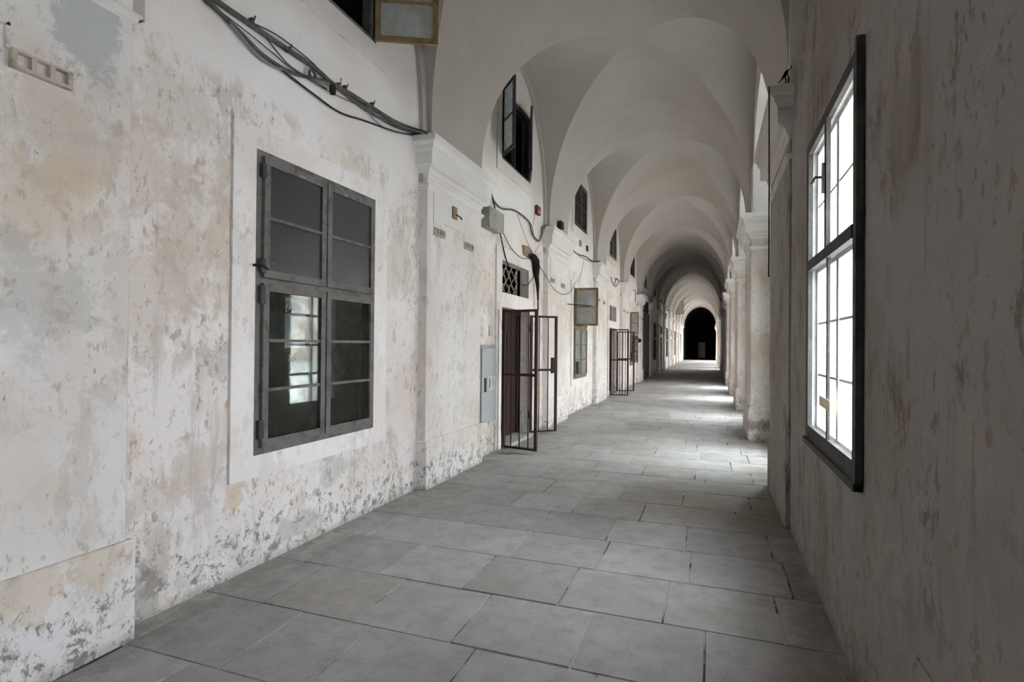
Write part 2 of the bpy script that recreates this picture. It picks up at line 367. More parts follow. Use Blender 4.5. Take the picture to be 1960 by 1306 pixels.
# ------------------------------------------------------------------ floor
def build_floor():
    bm = bmesh.new(); lay = bm.loops.layers.color.new('tone')
    rp = 0.617; y = 2.072 - rp * 16; row = -16
    offs = {-1: 0.30, 0: -0.98, 1: -0.66, 2: -0.44, 3: -0.76, 4: -1.0, 5: -0.6}
    rng = random.Random(3)
    while y < Y_END:
        o = offs.get(row, rng.uniform(-1.1, -0.4)); w = 0.64
        x = o - 5 * w
        edges = []
        while x < XO + w:
            edges.append(x + rng.uniform(-0.015, 0.015)); x += w * (1.0 if rng.random() > 0.12 else rng.choice((0.75, 1.3)))
        for i in range(len(edges) - 1):
            x0, x1 = max(edges[i], XL - 0.02), min(edges[i + 1], XO)
            if x1 - x0 < 0.04: continue
            g = 0.003; y0, y1 = y + g, y + rp - g; a0, a1 = x0 + g, x1 - g
            hz = [rng.uniform(-0.0035, 0.0025) for _ in range(4)]; b = 0.004
            t = rng.uniform(0.92, 1.07); tw = rng.uniform(-0.004, 0.022)
            tone = (t * (1 + tw), t, t * (1 - tw), 1)
            top = [bm.verts.new(p) for p in ((a0 + b, y0 + b, hz[0]), (a1 - b, y0 + b, hz[1]), (a1 - b, y1 - b, hz[2]), (a0 + b, y1 - b, hz[3]))]
            bot = [bm.verts.new(p) for p in ((a0, y0, -0.014), (a1, y0, -0.018), (a1, y1, -0.018), (a0, y1, -0.018))]
            fs = [bm.faces.new(top)] + [bm.faces.new((bot[k], bot[(k + 1) % 4], top[(k + 1) % 4], top[k])) for k in range(4)]
            for f in fs:
                for lp in f.loops: lp[lay] = tone
        y += rp; row += 1
    # mortar bed and the unlit hall beyond
    fb = [bm.verts.new(p) for p in ((XL - 0.3, Y_BACK, -0.008), (XO, Y_BACK, -0.008), (XO, Y_END + 0.3, -0.008), (XL - 0.3, Y_END + 0.3, -0.008))]
    f = bm.faces.new(fb); f.material_index = 1
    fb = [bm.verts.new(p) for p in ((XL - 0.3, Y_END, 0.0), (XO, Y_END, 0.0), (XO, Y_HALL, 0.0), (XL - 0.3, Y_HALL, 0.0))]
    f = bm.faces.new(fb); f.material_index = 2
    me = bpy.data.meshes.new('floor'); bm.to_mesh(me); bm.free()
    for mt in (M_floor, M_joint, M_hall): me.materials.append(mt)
    o = bpy.data.objects.new('floor', me); COL.objects.link(o)
    tag(o, 'worn grey stone slab floor of the long corridor', 'floor', kind='structure')
build_floor()

# ------------------------------------------------------------------ vault
def build_vault():
    bm = bmesh.new(); n = 15
    ts = [math.sin(math.pi / 2 * i / n) for i in range(n + 1)]
    us = [-t for t in ts[:0:-1]] + ts
    L = len(us); c = n
    def hh(a): return SPRING + RISE * math.sqrt(max(0.0, 1 - a * a))
    def X(u): return XC + HW * u
    for k in range(-1, N_BAY + 1):
        y0 = yc(k)
        V = [[bm.verts.new((X(u), y0 + VH * v, hh(min(abs(u), abs(v))))) for v in us] for u in us]
        for i in range(L - 1):
            for j in range(L - 1):
                q = [V[i][j], V[i + 1][j], V[i + 1][j + 1], V[i][j + 1]]
                a, b2 = i - c, j - c
                if a == b2:
                    fs = [bm.faces.new((q[0], q[1], q[2])), bm.faces.new((q[0], q[2], q[3]))]; e = bm.edges.get((q[0], q[2]))
                    e.smooth = False
                elif a == -b2 - 1:
                    fs = [bm.faces.new((q[0], q[1], q[3])), bm.faces.new((q[1], q[2], q[3]))]; e = bm.edges.get((q[1], q[3]))
                    e.smooth = False
                else: fs = [bm.faces.new(q)]
                for f in fs: f.smooth = True
        # cells run on into the side walls
        for side, xx in ((0, XL - 0.05), (L - 1, XW + 0.05)):
            W2 = [bm.verts.new((xx, y0 + VH * v, hh(abs(v)))) for v in us]
            W1 = V[side]
            for j in range(L - 1):
                f = bm.faces.new((W1[j], W1[j + 1], W2[j + 1], W2[j])); f.smooth = True
                bm.edges.get((W1[j], W1[j + 1])).smooth = False
            # the short upright returns above the capitals
            for j, s in ((0, -1), (L - 1, 1)):
                a = bm.verts.new((W1[j].co.x, W1[j].co.y, 3.84)); b3 = bm.verts.new((xx, W1[j].co.y, 3.84))
                bm.faces.new((W1[j], W2[j], b3, a))
        # plain barrel over the piers
        yb = y0 + VH; ye = yc(k + 1) - VH if k < N_BAY else Y_END
        A = [bm.verts.new((X(u), yb, hh(abs(u)))) for u in us]; B = [bm.verts.new((X(u), ye, hh(abs(u)))) for u in us]
        for i in range(L - 1):
            f = bm.faces.new((A[i], A[i + 1], B[i + 1], B[i])); f.smooth = True
        for i in (0, L - 1):
            a = bm.verts.new((A[i].co.x, yb, 3.84)); b3 = bm.verts.new((B[i].co.x, ye, 3.84)); bm.faces.new((A[i], B[i], b3, a))
    # first barrel strip behind the camera
    yb, ye = Y_BACK, yc(-1) - VH
    A = [bm.verts.new((X(u), yb, hh(abs(u)))) for u in us]; B = [bm.verts.new((X(u), ye, hh(abs(u)))) for u in us]
    for i in range(L - 1): bm.faces.new((A[i], A[i + 1], B[i + 1], B[i])).smooth = True
    # hall barrel
    A = [bm.verts.new((X(u), Y_END, hh(abs(u)))) for u in us]; B = [bm.verts.new((X(u), Y_HALL, hh(abs(u)))) for u in us]
    for i in range(L - 1):
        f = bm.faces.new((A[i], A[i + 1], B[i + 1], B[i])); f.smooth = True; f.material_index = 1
    bmesh.ops.remove_doubles(bm, verts=bm.verts, dist=1e-4)
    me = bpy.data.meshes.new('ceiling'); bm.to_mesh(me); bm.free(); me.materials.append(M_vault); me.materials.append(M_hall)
    o = bpy.data.objects.new('ceiling', me); COL.objects.link(o)
    tag(o, 'groin vaulted plaster ceiling running down the corridor', 'ceiling', kind='structure')
    # roof deck so no sky leaks over the vault
    MB().box(XL - 6, XO, Y_BACK - 0.3, Y_HALL + 0.3, 6.9, 7.1).build('trim_90', M_room)
build_vault()
tag(bpy.data.objects['trim_90'], 'upper storey slab above the vaults', 'upper floor', kind='structure')

# ------------------------------------------------------------------ left wall
DOORS = (2, 4, 8, 10, 12, 14)
def left_holes():
    """(y0, y1, z0, z1) of each opening, on the plane of the bay wall"""
    H = []
    for k in range(-1, N_BAY + 1):
        c = yc(k)
        H.append(('up', k, c - 0.70, c + 0.72, 4.48, 5.62))
        if k == 6: H.append(('big', k, c - 1.45, c + 1.45, 0.0, 3.85))
        elif k in DOORS:
            H.append(('door', k, c - 0.66, c + 0.66, 0.0, 2.19)); H.append(('grille', k, c - 0.66, c + 0.66, 2.42, 2.92))
        else: H.append(('win', k, c - 0.74, c + 0.73, 0.80, 2.98))
    return H
HOLES = left_holes()
def wall_with_holes(name, mat, x, xb, ya, yb, za, zb, holes, jamb=None):
    ys = sorted({ya, yb} | {h[0] for h in holes} | {h[1] for h in holes}); zs = sorted({za, zb} | {h[2] for h in holes} | {h[3] for h in holes})
    mb = MB()
    def inside(y, z): return any(h[0] < y < h[1] and h[2] < z < h[3] for h in holes)
    for i in range(len(ys) - 1):
        j = 0
        while j < len(zs) - 1:
            cy = (ys[i] + ys[i + 1]) / 2
            if inside(cy, (zs[j] + zs[j + 1]) / 2): j += 1; continue
            j2 = j
            while j2 + 1 < len(zs) - 1 and not inside(cy, (zs[j2 + 1] + zs[j2 + 2]) / 2): j2 += 1
            mb.quad((x, ys[i], zs[j]), (x, ys[i + 1], zs[j]), (x, ys[i + 1], zs[j2 + 1]), (x, ys[i], zs[j2 + 1]))
            mb.quad((xb, ys[i], zs[j]), (xb, ys[i + 1], zs[j]), (xb, ys[i + 1], zs[j2 + 1]), (xb, ys[i], zs[j2 + 1]))
            j = j2 + 1
    for (y0, y1, z0, z1) in holes:
        mb.quad((x, y0, z0), (xb, y0, z0), (xb, y0, z1), (x, y0, z1)); mb.quad((x, y1, z0), (xb, y1, z0), (xb, y1, z1), (x, y1, z1))
        mb.quad((x, y0, z1), (xb, y0, z1), (xb, y1, z1), (x, y1, z1)); mb.quad((x, y0, z0), (xb, y0, z0), (xb, y1, z0), (x, y1, z0))
    return mb.build(name, mat)
wl = wall_with_holes('wall_left', M_left, XL, XL - 0.14, Y_BACK, Y_END, -0.02, 6.6, [h[2:] for h in HOLES])
tag(wl, 'peeling whitewashed wall along the left of the corridor', 'wall', kind='structure')
for k in range(1, N_BAY + 1):
    c = yc(k); n = 28; mb = MB(); xb = XL + 0.05
    def el(i, hw, dz): a = math.pi * i / n; return (c + hw * math.cos(a), SPRING + (RISE - dz) * math.sin(a))
    for i in range(n):
        a, b = el(i, VH, 0), el(i + 1, VH, 0); a2, b2 = el(i, VH - 0.10, 0.10), el(i + 1, VH - 0.10, 0.10)
        mb.quad((xb, *a), (xb, *b), (xb, *b2), (xb, *a2)); mb.quad((xb, *a2), (xb, *b2), (XL - 0.01, *b2), (XL - 0.01, *a2))
    for s_ in (1, -1):
        ya, yb_ = c + s_ * VH, c + s_ * (VH - 0.10)
        mb.quad((xb, ya, 3.4), (xb, yb_, 3.4), (xb, yb_, SPRING), (xb, ya, SPRING)); mb.quad((xb, yb_, 3.4), (XL - 0.01, yb_, 3.4), (XL - 0.01, yb_, SPRING), (xb, yb_, SPRING))
    o = mb.build('trim_%d' % (k + 60), M_vault); tag(o, 'thin plaster band edging the %s wall arch on the left' % ORD[k], 'arch band', kind='structure')
# rooms behind the left wall
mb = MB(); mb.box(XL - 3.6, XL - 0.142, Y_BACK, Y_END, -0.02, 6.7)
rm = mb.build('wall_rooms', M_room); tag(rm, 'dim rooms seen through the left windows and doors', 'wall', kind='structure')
# drop the face next to the wall so the openings look in
bm = bmesh.new(); bm.from_mesh(rm.data)
bmesh.ops.delete(bm, geom=[f for f in bm.faces if abs(f.calc_center_median().x - (XL - 0.142)) < 0.01], context='FACES')
bm.to_mesh(rm.data); bm.free()

# ------------------------------------------------------------------ right wall
def arch_wall(mb, x, xb, yc_, half, spring, rise, ztop, n=24):
    """spandrel plate with an arched opening, and its soffit"""
    pts = [(yc_ + half * math.cos(math.pi - math.pi * i / n), spring + rise * math.sin(math.pi * i / n)) for i in range(n + 1)]
    for xx in (x, xb):
        for i in range(n):
            (a, b), (c, d) = pts[i], pts[i + 1]
            mb.quad((xx, a, b), (xx, c, d), (xx, c, ztop), (xx, a, ztop))
    for i in range(n):
        (a, b), (c, d) = pts[i], pts[i + 1]
        mb.quad((x, a, b), (x, c, d), (xb, c, d), (xb, a, b))
WIN_R = (-0.80, 0.62, 0.99, 3.01)      # window in a walled bay, relative to the bay centre
holes = []
WIN_B = (-0.80, 0.75, 0.93, 3.05)      # the wider windows of the bays behind the camera
for k in WINDOWED:
    q = WIN_R if k == 1 else WIN_B; holes.append((yc(k) + q[0], yc(k) + q[1], q[2], q[3]))
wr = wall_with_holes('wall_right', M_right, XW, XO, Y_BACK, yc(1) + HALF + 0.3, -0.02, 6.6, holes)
tag(wr, 'grimy plaster wall, darkened for shade, on the right with the tall window', 'wall', kind='structure')
mb = MB()
for k in range(2, N_BAY + 1):
    c = yc(k)
    if k in CLOSED:
        mb.box(XW, XO, c - HALF - 0.05, c + HALF + 0.05, -0.02, 6.6)
    else:
        arch_wall(mb, XW, XO, c, HALF - 0.005, 3.85, 1.72, 6.6)
    # the pier block above the capital
    mb.box(XR, XO, c + HALF, yc(k + 1) - HALF if k < N_BAY else Y_END, 3.87, 6.6)
mb.box(XR, XO, yc(1) + HALF, yc(2) - HALF, 3.87, 6.6)
ws = mb.build('wall_arcade', M_jamb); tag(ws, 'arched openings above the right hand piers', 'wall', kind='structure')
# closing walls of the end hall and behind the camera
mb = MB()
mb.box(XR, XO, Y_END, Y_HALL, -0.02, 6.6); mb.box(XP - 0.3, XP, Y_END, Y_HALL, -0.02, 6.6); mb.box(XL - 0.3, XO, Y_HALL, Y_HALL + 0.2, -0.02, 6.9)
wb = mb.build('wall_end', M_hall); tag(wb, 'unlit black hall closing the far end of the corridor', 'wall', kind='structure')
mb = MB(); mb.box(XL - 4, XO, Y_BACK - 0.2, Y_BACK, -0.02, 6.9)
tag(mb.build('wall_back', M_vault), 'plain wall closing the corridor behind the camera', 'wall', kind='structure')
rt = empty('door_20', (-1.19, Y_HALL - 0.02, 0)); tag(rt, 'small pale door far away in the black end hall', 'door', kind='structure')
MB().box(-1.60, -0.68, Y_HALL - 0.08, Y_HALL - 0.02, 0.04, 2.25, 0.01).build('leaf', M_hall_door, rt)
mb = MB()
for zz in (0.25, 1.3):
    mb.box(-1.46, -0.82, Y_HALL - 0.10, Y_HALL - 0.08, zz, zz + 0.8, 0.01)
mb.build('panel', M_hall_door, rt)

# ------------------------------------------------------------------ pilasters and piers
PROFILE = [(0.17, 3.87), (0.17, 3.80), (0.155, 3.79), (0.135, 3.765), (0.135, 3.74), (0.12, 3.73), (0.115, 3.71), (0.105, 3.70),
           (0.105, 3.57), (0.09, 3.555), (0.045, 3.54), (0.035, 3.51), (0.035, 3.495), (0.012, 3.485), (0.012, 3.46), (0.0, 3.45)]
def wrap(mb, prof, xface, xback, y0, y1, s):
    """mould a profile round the front and both returns; s = +1 when the face looks to +x"""
    rings = [[mb.bm.verts.new(v) for v in ((xback, y0 - p, z), (xface + s * p, y0 - p, z), (xface + s * p, y1 + p, z), (xback, y1 + p, z))] for p, z in prof]
    for a, b in zip(rings, rings[1:]):
        for i in range(3): mb.bm.faces.new((a[i], a[i + 1], b[i + 1], b[i]))
    mb.bm.faces.new(rings[0]); mb.bm.faces.new(rings[-1][::-1])
NECK = [(0.0, 3.385), (0.028, 3.375), (0.032, 3.36), (0.018, 3.35), (0.016, 3.335), (0.0, 3.32)]
def relief_plate(mb, x, y0, z0, s=1, w=0.25, h=0.085):
    """a small stucco tablet: rim and three drops"""
    mb.box(x, x + s * 0.030, y0, y0 + w, z0, z0 + 0.016); mb.box(x, x + s * 0.030, y0, y0 + w, z0 + h - 0.012, z0 + h)
    for i in range(4):
        yy = y0 + (w - 0.022) * i / 3
        mb.box(x, x + s * 0.028, yy, yy + 0.022, z0 + 0.016, z0 + h - 0.012)
def left_pilaster(k):
    y0, y1 = yc(k) + HALF, yc(k + 1) - HALF - 0.07
    root = empty('trim_%d' % (k + 1), (XL, (y0 + y1) / 2, 0))
    where = {0: 'whitewashed pilaster cut by the left edge of the photo', 1: 'white pilaster just beyond the big grey window',
             2: 'white pilaster just beyond the first barred gates', 3: 'white pilaster between the open sash and the second gates'}
    tag(root, where.get(k, 'whitewashed pilaster on the left wall after the %s bay' % ORD[k] if k > 0 else 'whitewashed pilaster behind the camera'), 'pilaster', kind='structure')
    MB().box(XL - 0.02, XP, y0, y1, -0.02, 3.86, 0.006).build('shaft', M_pil, root)
    mb = MB(); wrap(mb, PROFILE, XP, XL - 0.02, y0, y1, 1); mb.build('capital', M_trim, root)
    mb = MB(); wrap(mb, NECK, XP, XL - 0.02, y0, y1, 1); mb.build('neck_moulding', M_trim, root)
    mb = MB(); wrap(mb, [(0.022, 0.535), (0.030, 0.525), (0.030, -0.02)], XP, XL - 0.02, y0, y1, 1); mb.build('plinth', M_plinth, root)
    mb = MB(); relief_plate(mb, XP, y0 + 0.14, 2.84); mb.build('stucco_tablet', M_tablet, root)
    mb = MB(); relief_plate(mb, XP, y1 - 0.56, 2.82); mb.build('stucco_tablet', M_tablet, root)
    mb = MB()
    mb.box(XP, XP + 0.012, y0 + 0.13, y0 + 0.148, 2.93, 3.33); mb.box(XP, XP + 0.012, y0 + 0.42, y1 - 0.56, 3.00, 3.014)
    mb.box(XP, XP + 0.012, y1 - 0.575, y1 - 0.56, 2.90, 3.014)
    mb.build('panel_bead', M_pil, root)
    return root
for k in range(-1, N_BAY):
    left_pilaster(k)
# right piers
PIERM = {}
def right_pier(k):
    y0, y1 = yc(k) + HALF, yc(k + 1) - HALF
    if k == N_BAY: y1 = Y_END
    root = empty('trim_%d' % (k + 31), (XO, (y0 + y1) / 2, 0))
    lab = {0: 'shallow pier at the right edge of the photo', 1: 'shaded pier joining the right wall past the tall window', 2: 'nearest free standing pier with bare crumbling foot',
           3: 'second free standing pier from the camera', 4: 'bright bluish white pier in the right row'}
    tag(root, lab.get(k, 'square pier on the right after the %s bay' % ORD[max(k, 1)] if k > 0 else 'pier behind the camera on the right'), 'pier', kind='structure')
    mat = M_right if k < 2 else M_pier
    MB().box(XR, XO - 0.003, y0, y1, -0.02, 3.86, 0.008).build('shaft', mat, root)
    mb = MB(); wrap(mb, PROFILE, XR, XO - 0.003, y0, y1, -1); mb.build('capital', M_trim if k > 1 else M_pier, root)
    mb = MB(); wrap(mb, [(p, z - 0.05) for p, z in NECK], XR, XO - 0.003, y0, y1, -1); mb.build('neck_moulding', M_trim if k > 1 else M_pier, root)
    pp = 0.018 if k < 2 else 0.030
    mb = MB(); wrap(mb, [(0.004, 0.58), (pp * 0.9, 0.55), (pp, 0.52), (pp, -0.02)], XR, XO - 0.003, y0, y1, -1); mb.build('plinth', mat, root)
    return root
for k in range(-1, N_BAY + 1): right_pier(k)

# ------------------------------------------------------------------ windows
def sash_mesh(mb, y0, y1, z0, z1, x, bars, w=0.045, t=0.035, bw=0.022):
    mb.box(x - t / 2, x + t / 2, y0, y0 + w, z0, z1); mb.box(x - t / 2, x + t / 2, y1 - w, y1, z0, z1)
    mb.box(x - t / 2, x + t / 2, y0 + w, y1 - w, z0, z0 + w); mb.box(x - t / 2, x + t / 2, y0 + w, y1 - w, z1 - w, z1)
    for i in range(1, bars):
        zz = z0 + w + (z1 - z0 - 2 * w) * i / bars
        mb.box(x - t / 2 + 0.006, x + t / 2 - 0.004, y0 + w, y1 - w, zz - bw / 2, zz + bw / 2)
def add_sash(root, y0, y1, z0, z1, x, bars, wood, glass, label=None, **kw):
    mb = MB(); sash_mesh(mb, y0, y1, z0, z1, x, bars, **kw); s = mb.build('sash', wood, root)
    g = MB().box(x - 0.003, x + 0.003, y0 + 0.04, y1 - 0.04, z0 + 0.04, z1 - 0.04).build('glass', glass, s)
    if label: s['label'] = label
    return s
def swung_sash(root, hinge, tip, z0, z1, bars, wood, glass, label, name='sash', w=0.05):
    a, b = Vector(hinge), Vector(tip); L = (b - a).length; d = (b - a) / L
    mb = MB(); mb.obox(a, a + d * w, 0.034, z0, z1); mb.obox(b - d * w, b, 0.034, z0, z1)
    mb.obox(a + d * w, b - d * w, 0.034, z0, z0 + w); mb.obox(a + d * w, b - d * w, 0.034, z1 - w, z1)
    for i in range(1, bars):
        zz = z0 + w + (z1 - z0 - 2 * w) * i / bars; mb.obox(a + d * w, b - d * w, 0.026, zz - 0.013, zz + 0.013)
    s = mb.build(name, wood, root); s['label'] = label
    MB().obox(a + d * 0.03, b - d * 0.03, 0.005, z0 + 0.03, z1 - 0.03).build('glass', glass, s)
    return s
def surround(root, y0, y1, z0, z1, oy0, oy1, oz0, oz1, mat=M_band, x=XL, t=0.022):
    """raised plaster band round an opening"""
    mb = MB()
    mb.box(x - 0.01, x + t, oy0, y0, oz0, oz1); mb.box(x - 0.01, x + t, y1, oy1, oz0, oz1)
    mb.box(x - 0.01, x + t, y0, y1, z1, oz1)
    if oz0 < z0: mb.box(x - 0.01, x + t, y0, y1, oz0, z0)
    return mb.build('surround', mat, root)
wn_count = [0]
def window_root(loc, label):
    wn_count[0] += 1
    r = empty('window_%d' % wn_count[0], loc); tag(r, label, 'window', kind='structure'); return r
def left_window(k, wood, g_up, g_low, label, skip=(), depth=0.0):
    c = yc(k); y0, y1, z0, z1 = c - 0.74, c + 0.73, 0.80, 2.98
    root = window_root((XL, c, z0), label)
    x = XL + 0.022 - depth
    mb = MB()  # fixed frame
    fw = 0.062
    mb.box(x - 0.10, x, y0, y0 + fw, z0, z1); mb.box(x - 0.10, x, y1 - fw, y1, z0, z1)
    mb.box(x - 0.10, x, y0 + fw, y1 - fw, z0, z0 + fw + 0.01); mb.box(x - 0.10, x, y0 + fw, y1 - fw, z1 - fw, z1)
    zt = 2.05; mb.box(x - 0.10, x - 0.004, y0 + fw, y1 - fw, zt - 0.035, zt + 0.03)
    mb.box(x - 0.10, x - 0.02, c - 0.03, c + 0.02, z0 + fw, z1 - fw)
    mb.build('frame', wood, root)
    a0, a1, m0, m1 = y0 + fw - 0.012, y1 - fw + 0.012, c - 0.012, c + 0.004
    xs = x + 0.012
    if 'ul' not in skip: add_sash(root, a0, m0, zt + 0.02, z1 - fw + 0.02, xs, 2, wood, g_up, w=0.055)
    if 'ur' not in skip: add_sash(root, m1, a1, zt + 0.02, z1 - fw + 0.02, xs, 2, wood, g_up, w=0.055)
    if 'll' not in skip: add_sash(root, a0, m0, z0 + fw - 0.01, zt - 0.022, xs, 3, wood, g_low, w=0.055)
    if 'lr' not in skip: add_sash(root, m1, a1, z0 + fw - 0.01, zt - 0.022, xs, 3, wood, g_low, w=0.055)
    surround(root, y0, y1, z0, z1, y0 - 0.20, y1 + 0.21, 0.645, 3.13)
    return root, (a0, m0, m1, a1, zt, xs)
# bay 1, the big one
root, (a0, m0, m1, a1, zt, xs) = left_window(1, M_grey_wood, M_glass_frost, M_glass_dirty, 'large grey eight-over casement window nearest the camera on the left')
for zz, hh_ in ((2.10, 0.10), (2.78, 0.10), (1.88, 0.13), (0.92, 0.13)):
    MB().box(XL + 0.03, XL + 0.058, a0 - 0.03, a0 + 0.014, zz, zz + hh_, 0.003).build('hinge', M_dark_wood, root)
MB().tube([(XL + 0.04, a0 - 0.09, 2.145), (XL + 0.075, a0 - 0.04, 2.15), (XL + 0.06, a0 + 0.03, 2.13)], 0.009).build('latch', M_brown, root)
mb = MB(); mb.box(XL + 0.05, XL + 0.056, a0 + 0.34, a0 + 0.42, 2.885, 2.905); mb.box(XL + 0.05, XL + 0.056, m1 + 0.2, m1 + 0.25, 2.885, 2.90)
mb.build('rust_mark', M_brick, root)
def scribble(strokes, mat, r, name='finger_drawing'):
    mb = MB()
    for st in strokes: mb.tube([P(x, y, xs + 0.006) for x, y in st], r, 5)
    return mb.build(name, mat, root)
scribble([[(529, 575), (525, 577), (524, 583), (528, 588), (527, 593), (522, 594)]], M_smear, 0.004)
scribble([[(549, 582), (547, 597)], [(549, 582), (555, 586), (554, 593), (547, 597)], [(558, 598), (562, 584), (566, 596)], [(559, 592), (565, 591)]], M_chalk, 0.0022)
scribble([[(551, 681), (554, 679), (555, 684), (551, 690), (557, 690)], [(566, 678), (562, 684), (563, 691), (567, 689), (565, 685)]], M_chalk, 0.002)
scribble([[(640, 684), (644, 687)], [(666, 679), (669, 684)], [(655, 665), (655, 690), (657, 696)], [(650, 709), (659, 707)], [(634, 668), (638, 692), (646, 712), (656, 723), (668, 714), (676, 695)]], M_smear, 0.005)
# added glowing window in the room behind, standing in for a glass reflection
rw = empty('window_60', (XL - 3.55, 8.15, 1.0)); tag(rw, 'added glowing window standing in for a reflection in the big grey window', 'window', kind='structure')
# (seen only through the dirty glass)
MB().box(XL - 3.58, XL - 3.56, 7.2, 8.35, 1.5, 2.95).build('pane', M_reflection, rw)
mb = MB()
for yy in (7.16, 7.78, 8.35): mb.box(XL - 3.56, XL - 3.50, yy, yy + 0.07, 1.45, 3.0)
for zz in (1.45, 2.10, 2.36, 2.95): mb.box(XL - 3.56, XL - 3.51, 7.16, 8.42, zz, zz + 0.07)
mb.build('frame', M_grey_wood, rw)

# bay 3
root3, q = left_window(3, M_olive_wood, M_glass_dirty, M_glass_sash, 'tall olive framed window with its upper sash swung out', skip=('ul',))
swung_sash(root3, (XL + 0.03, q[0]), (-2.47, q[0] + 0.05), 2.07, 2.96, 2, M_yellow_wood, M_glass_sash, 'upper sash standing open into the corridor')
MB().tube([(XL + 0.02, q[0] - 0.75, 2.53), (XL + 0.42, q[0] - 0.02, 2.53)], 0.010).build('stay_bar', M_iron, root3)
MB().box(XL + 0.04, XL + 0.05, q[0] + 0.10, q[0] + 0.42, 0.92, 1.22).build('missing_pane_board', M_burnt, root3)
# bay 5
root5, q = left_window(5, M_olive_wood, M_glass_dirty, M_glass_sash, 'window with open upper sash and a brown board below', skip=('ul',))
swung_sash(root5, (XL + 0.03, q[0]), (-2.70, q[0] + 0.12), 2.08, 2.97, 2, M_olive_wood, M_glass_sash, 'small upper sash standing open')
swung_sash(root5, (XL + 0.03, q[0] - 0.05), (-2.73, q[0] + 0.2), 0.95, 2.04, 3, M_red_wood, M_glass_dirty, 'reddish brown lower sash standing open')
for k in (7, 9, 11, 13):
    left_window(k, M_grey_wood, M_glass_dirty, M_glass_dirty, 'grey casement window of the %s bay on the left' % ORD[k])
for k in (0, -1):
    left_window(k, M_grey_wood, M_glass_dirty, M_glass_dirty, 'grey casement window on the left %s camera' % ('just behind the' if k == 0 else 'further behind the'))

# upper lunette windows
def upper_window(k, wood, label, leaves=('l', 'r')):
    c = yc(k); y0, y1, z0, z1 = c - 0.70, c + 0.72, 4.48, 5.62
    root = window_root((XL, c, z0), label); x = XL - 0.01; fw = 0.055
    mb = MB()
    mb.box(x - 0.09, x, y0, y0 + fw, z0, z1); mb.box(x - 0.09, x, y1 - fw, y1, z0, z1)
    mb.box(x - 0.09, x, y0 + fw, y1 - fw, z0, z0 + fw); mb.box(x - 0.09, x, y0 + fw, y1 - fw, z1 - fw, z1)
    mb.box(x - 0.08, x - 0.01, c - 0.02, c + 0.02, z0 + fw, z1 - fw)
    mb.build('frame', wood, root)
    if 'l' in leaves: add_sash(root, y0 + 0.045, c, z0 + 0.045, z1 - 0.045, x, 2, wood, M_glass_dirty)
    if 'r' in leaves: add_sash(root, c + 0.01, y1 - 0.045, z0 + 0.045, z1 - 0.045, x, 2, wood, M_glass_dirty)
    surround(root, y0, y1, z0, z1, y0 - 0.20, y1 + 0.18, 4.28, 5.78, t=0.018, mat=M_left)
    return root
u1 = upper_window(1, M_grey_wood, 'high dark window cut by the top edge with yellow sash open', leaves=('l',))
swung_sash(u1, (XL + 0.02, yc(1) + 0.70), (-2.50, yc(1) + 0.97), 4.50, 5.62, 3, M_yellow_wood, M_glass_sash, 'yellowed wooden sash swung open')
u2 = upper_window(2, M_dark_wood, 'high dark window above the first gates, both sashes swung out', leaves=())
swung_sash(u2, (XL + 0.02, yc(2) - 0.67), (-2.72, yc(2) - 1.02), 4.52, 5.58, 2, M_dark_wood, M_glass_sash, 'sash swung back towards the camera')
swung_sash(u2, (XL + 0.02, yc(2) + 0.69), (-2.82, yc(2) + 0.10), 4.52, 5.60, 2, M_dark_wood, M_glass_dirty, 'sash standing nearly square to the wall')
for k in range(3, N_BAY + 1):
    lv = () if k == 11 else ('l', 'r')
    w = upper_window(k, M_dark_wood if k % 2 else M_olive_wood, 'high lunette window of the %s bay' % ORD[k], leaves=lv)
    if k == 11: swung_sash(w, (XL + 0.02, yc(k) - 0.6), (-2.25, yc(k) - 0.6), 4.5, 5.6, 4, M_olive_wood, M_glass_sash, 'barred sash standing open into the vault')
for k in (0, -1): upper_window(k, M_dark_wood, 'high window %s the camera on the left' % ('just behind' if k == 0 else 'well behind'))

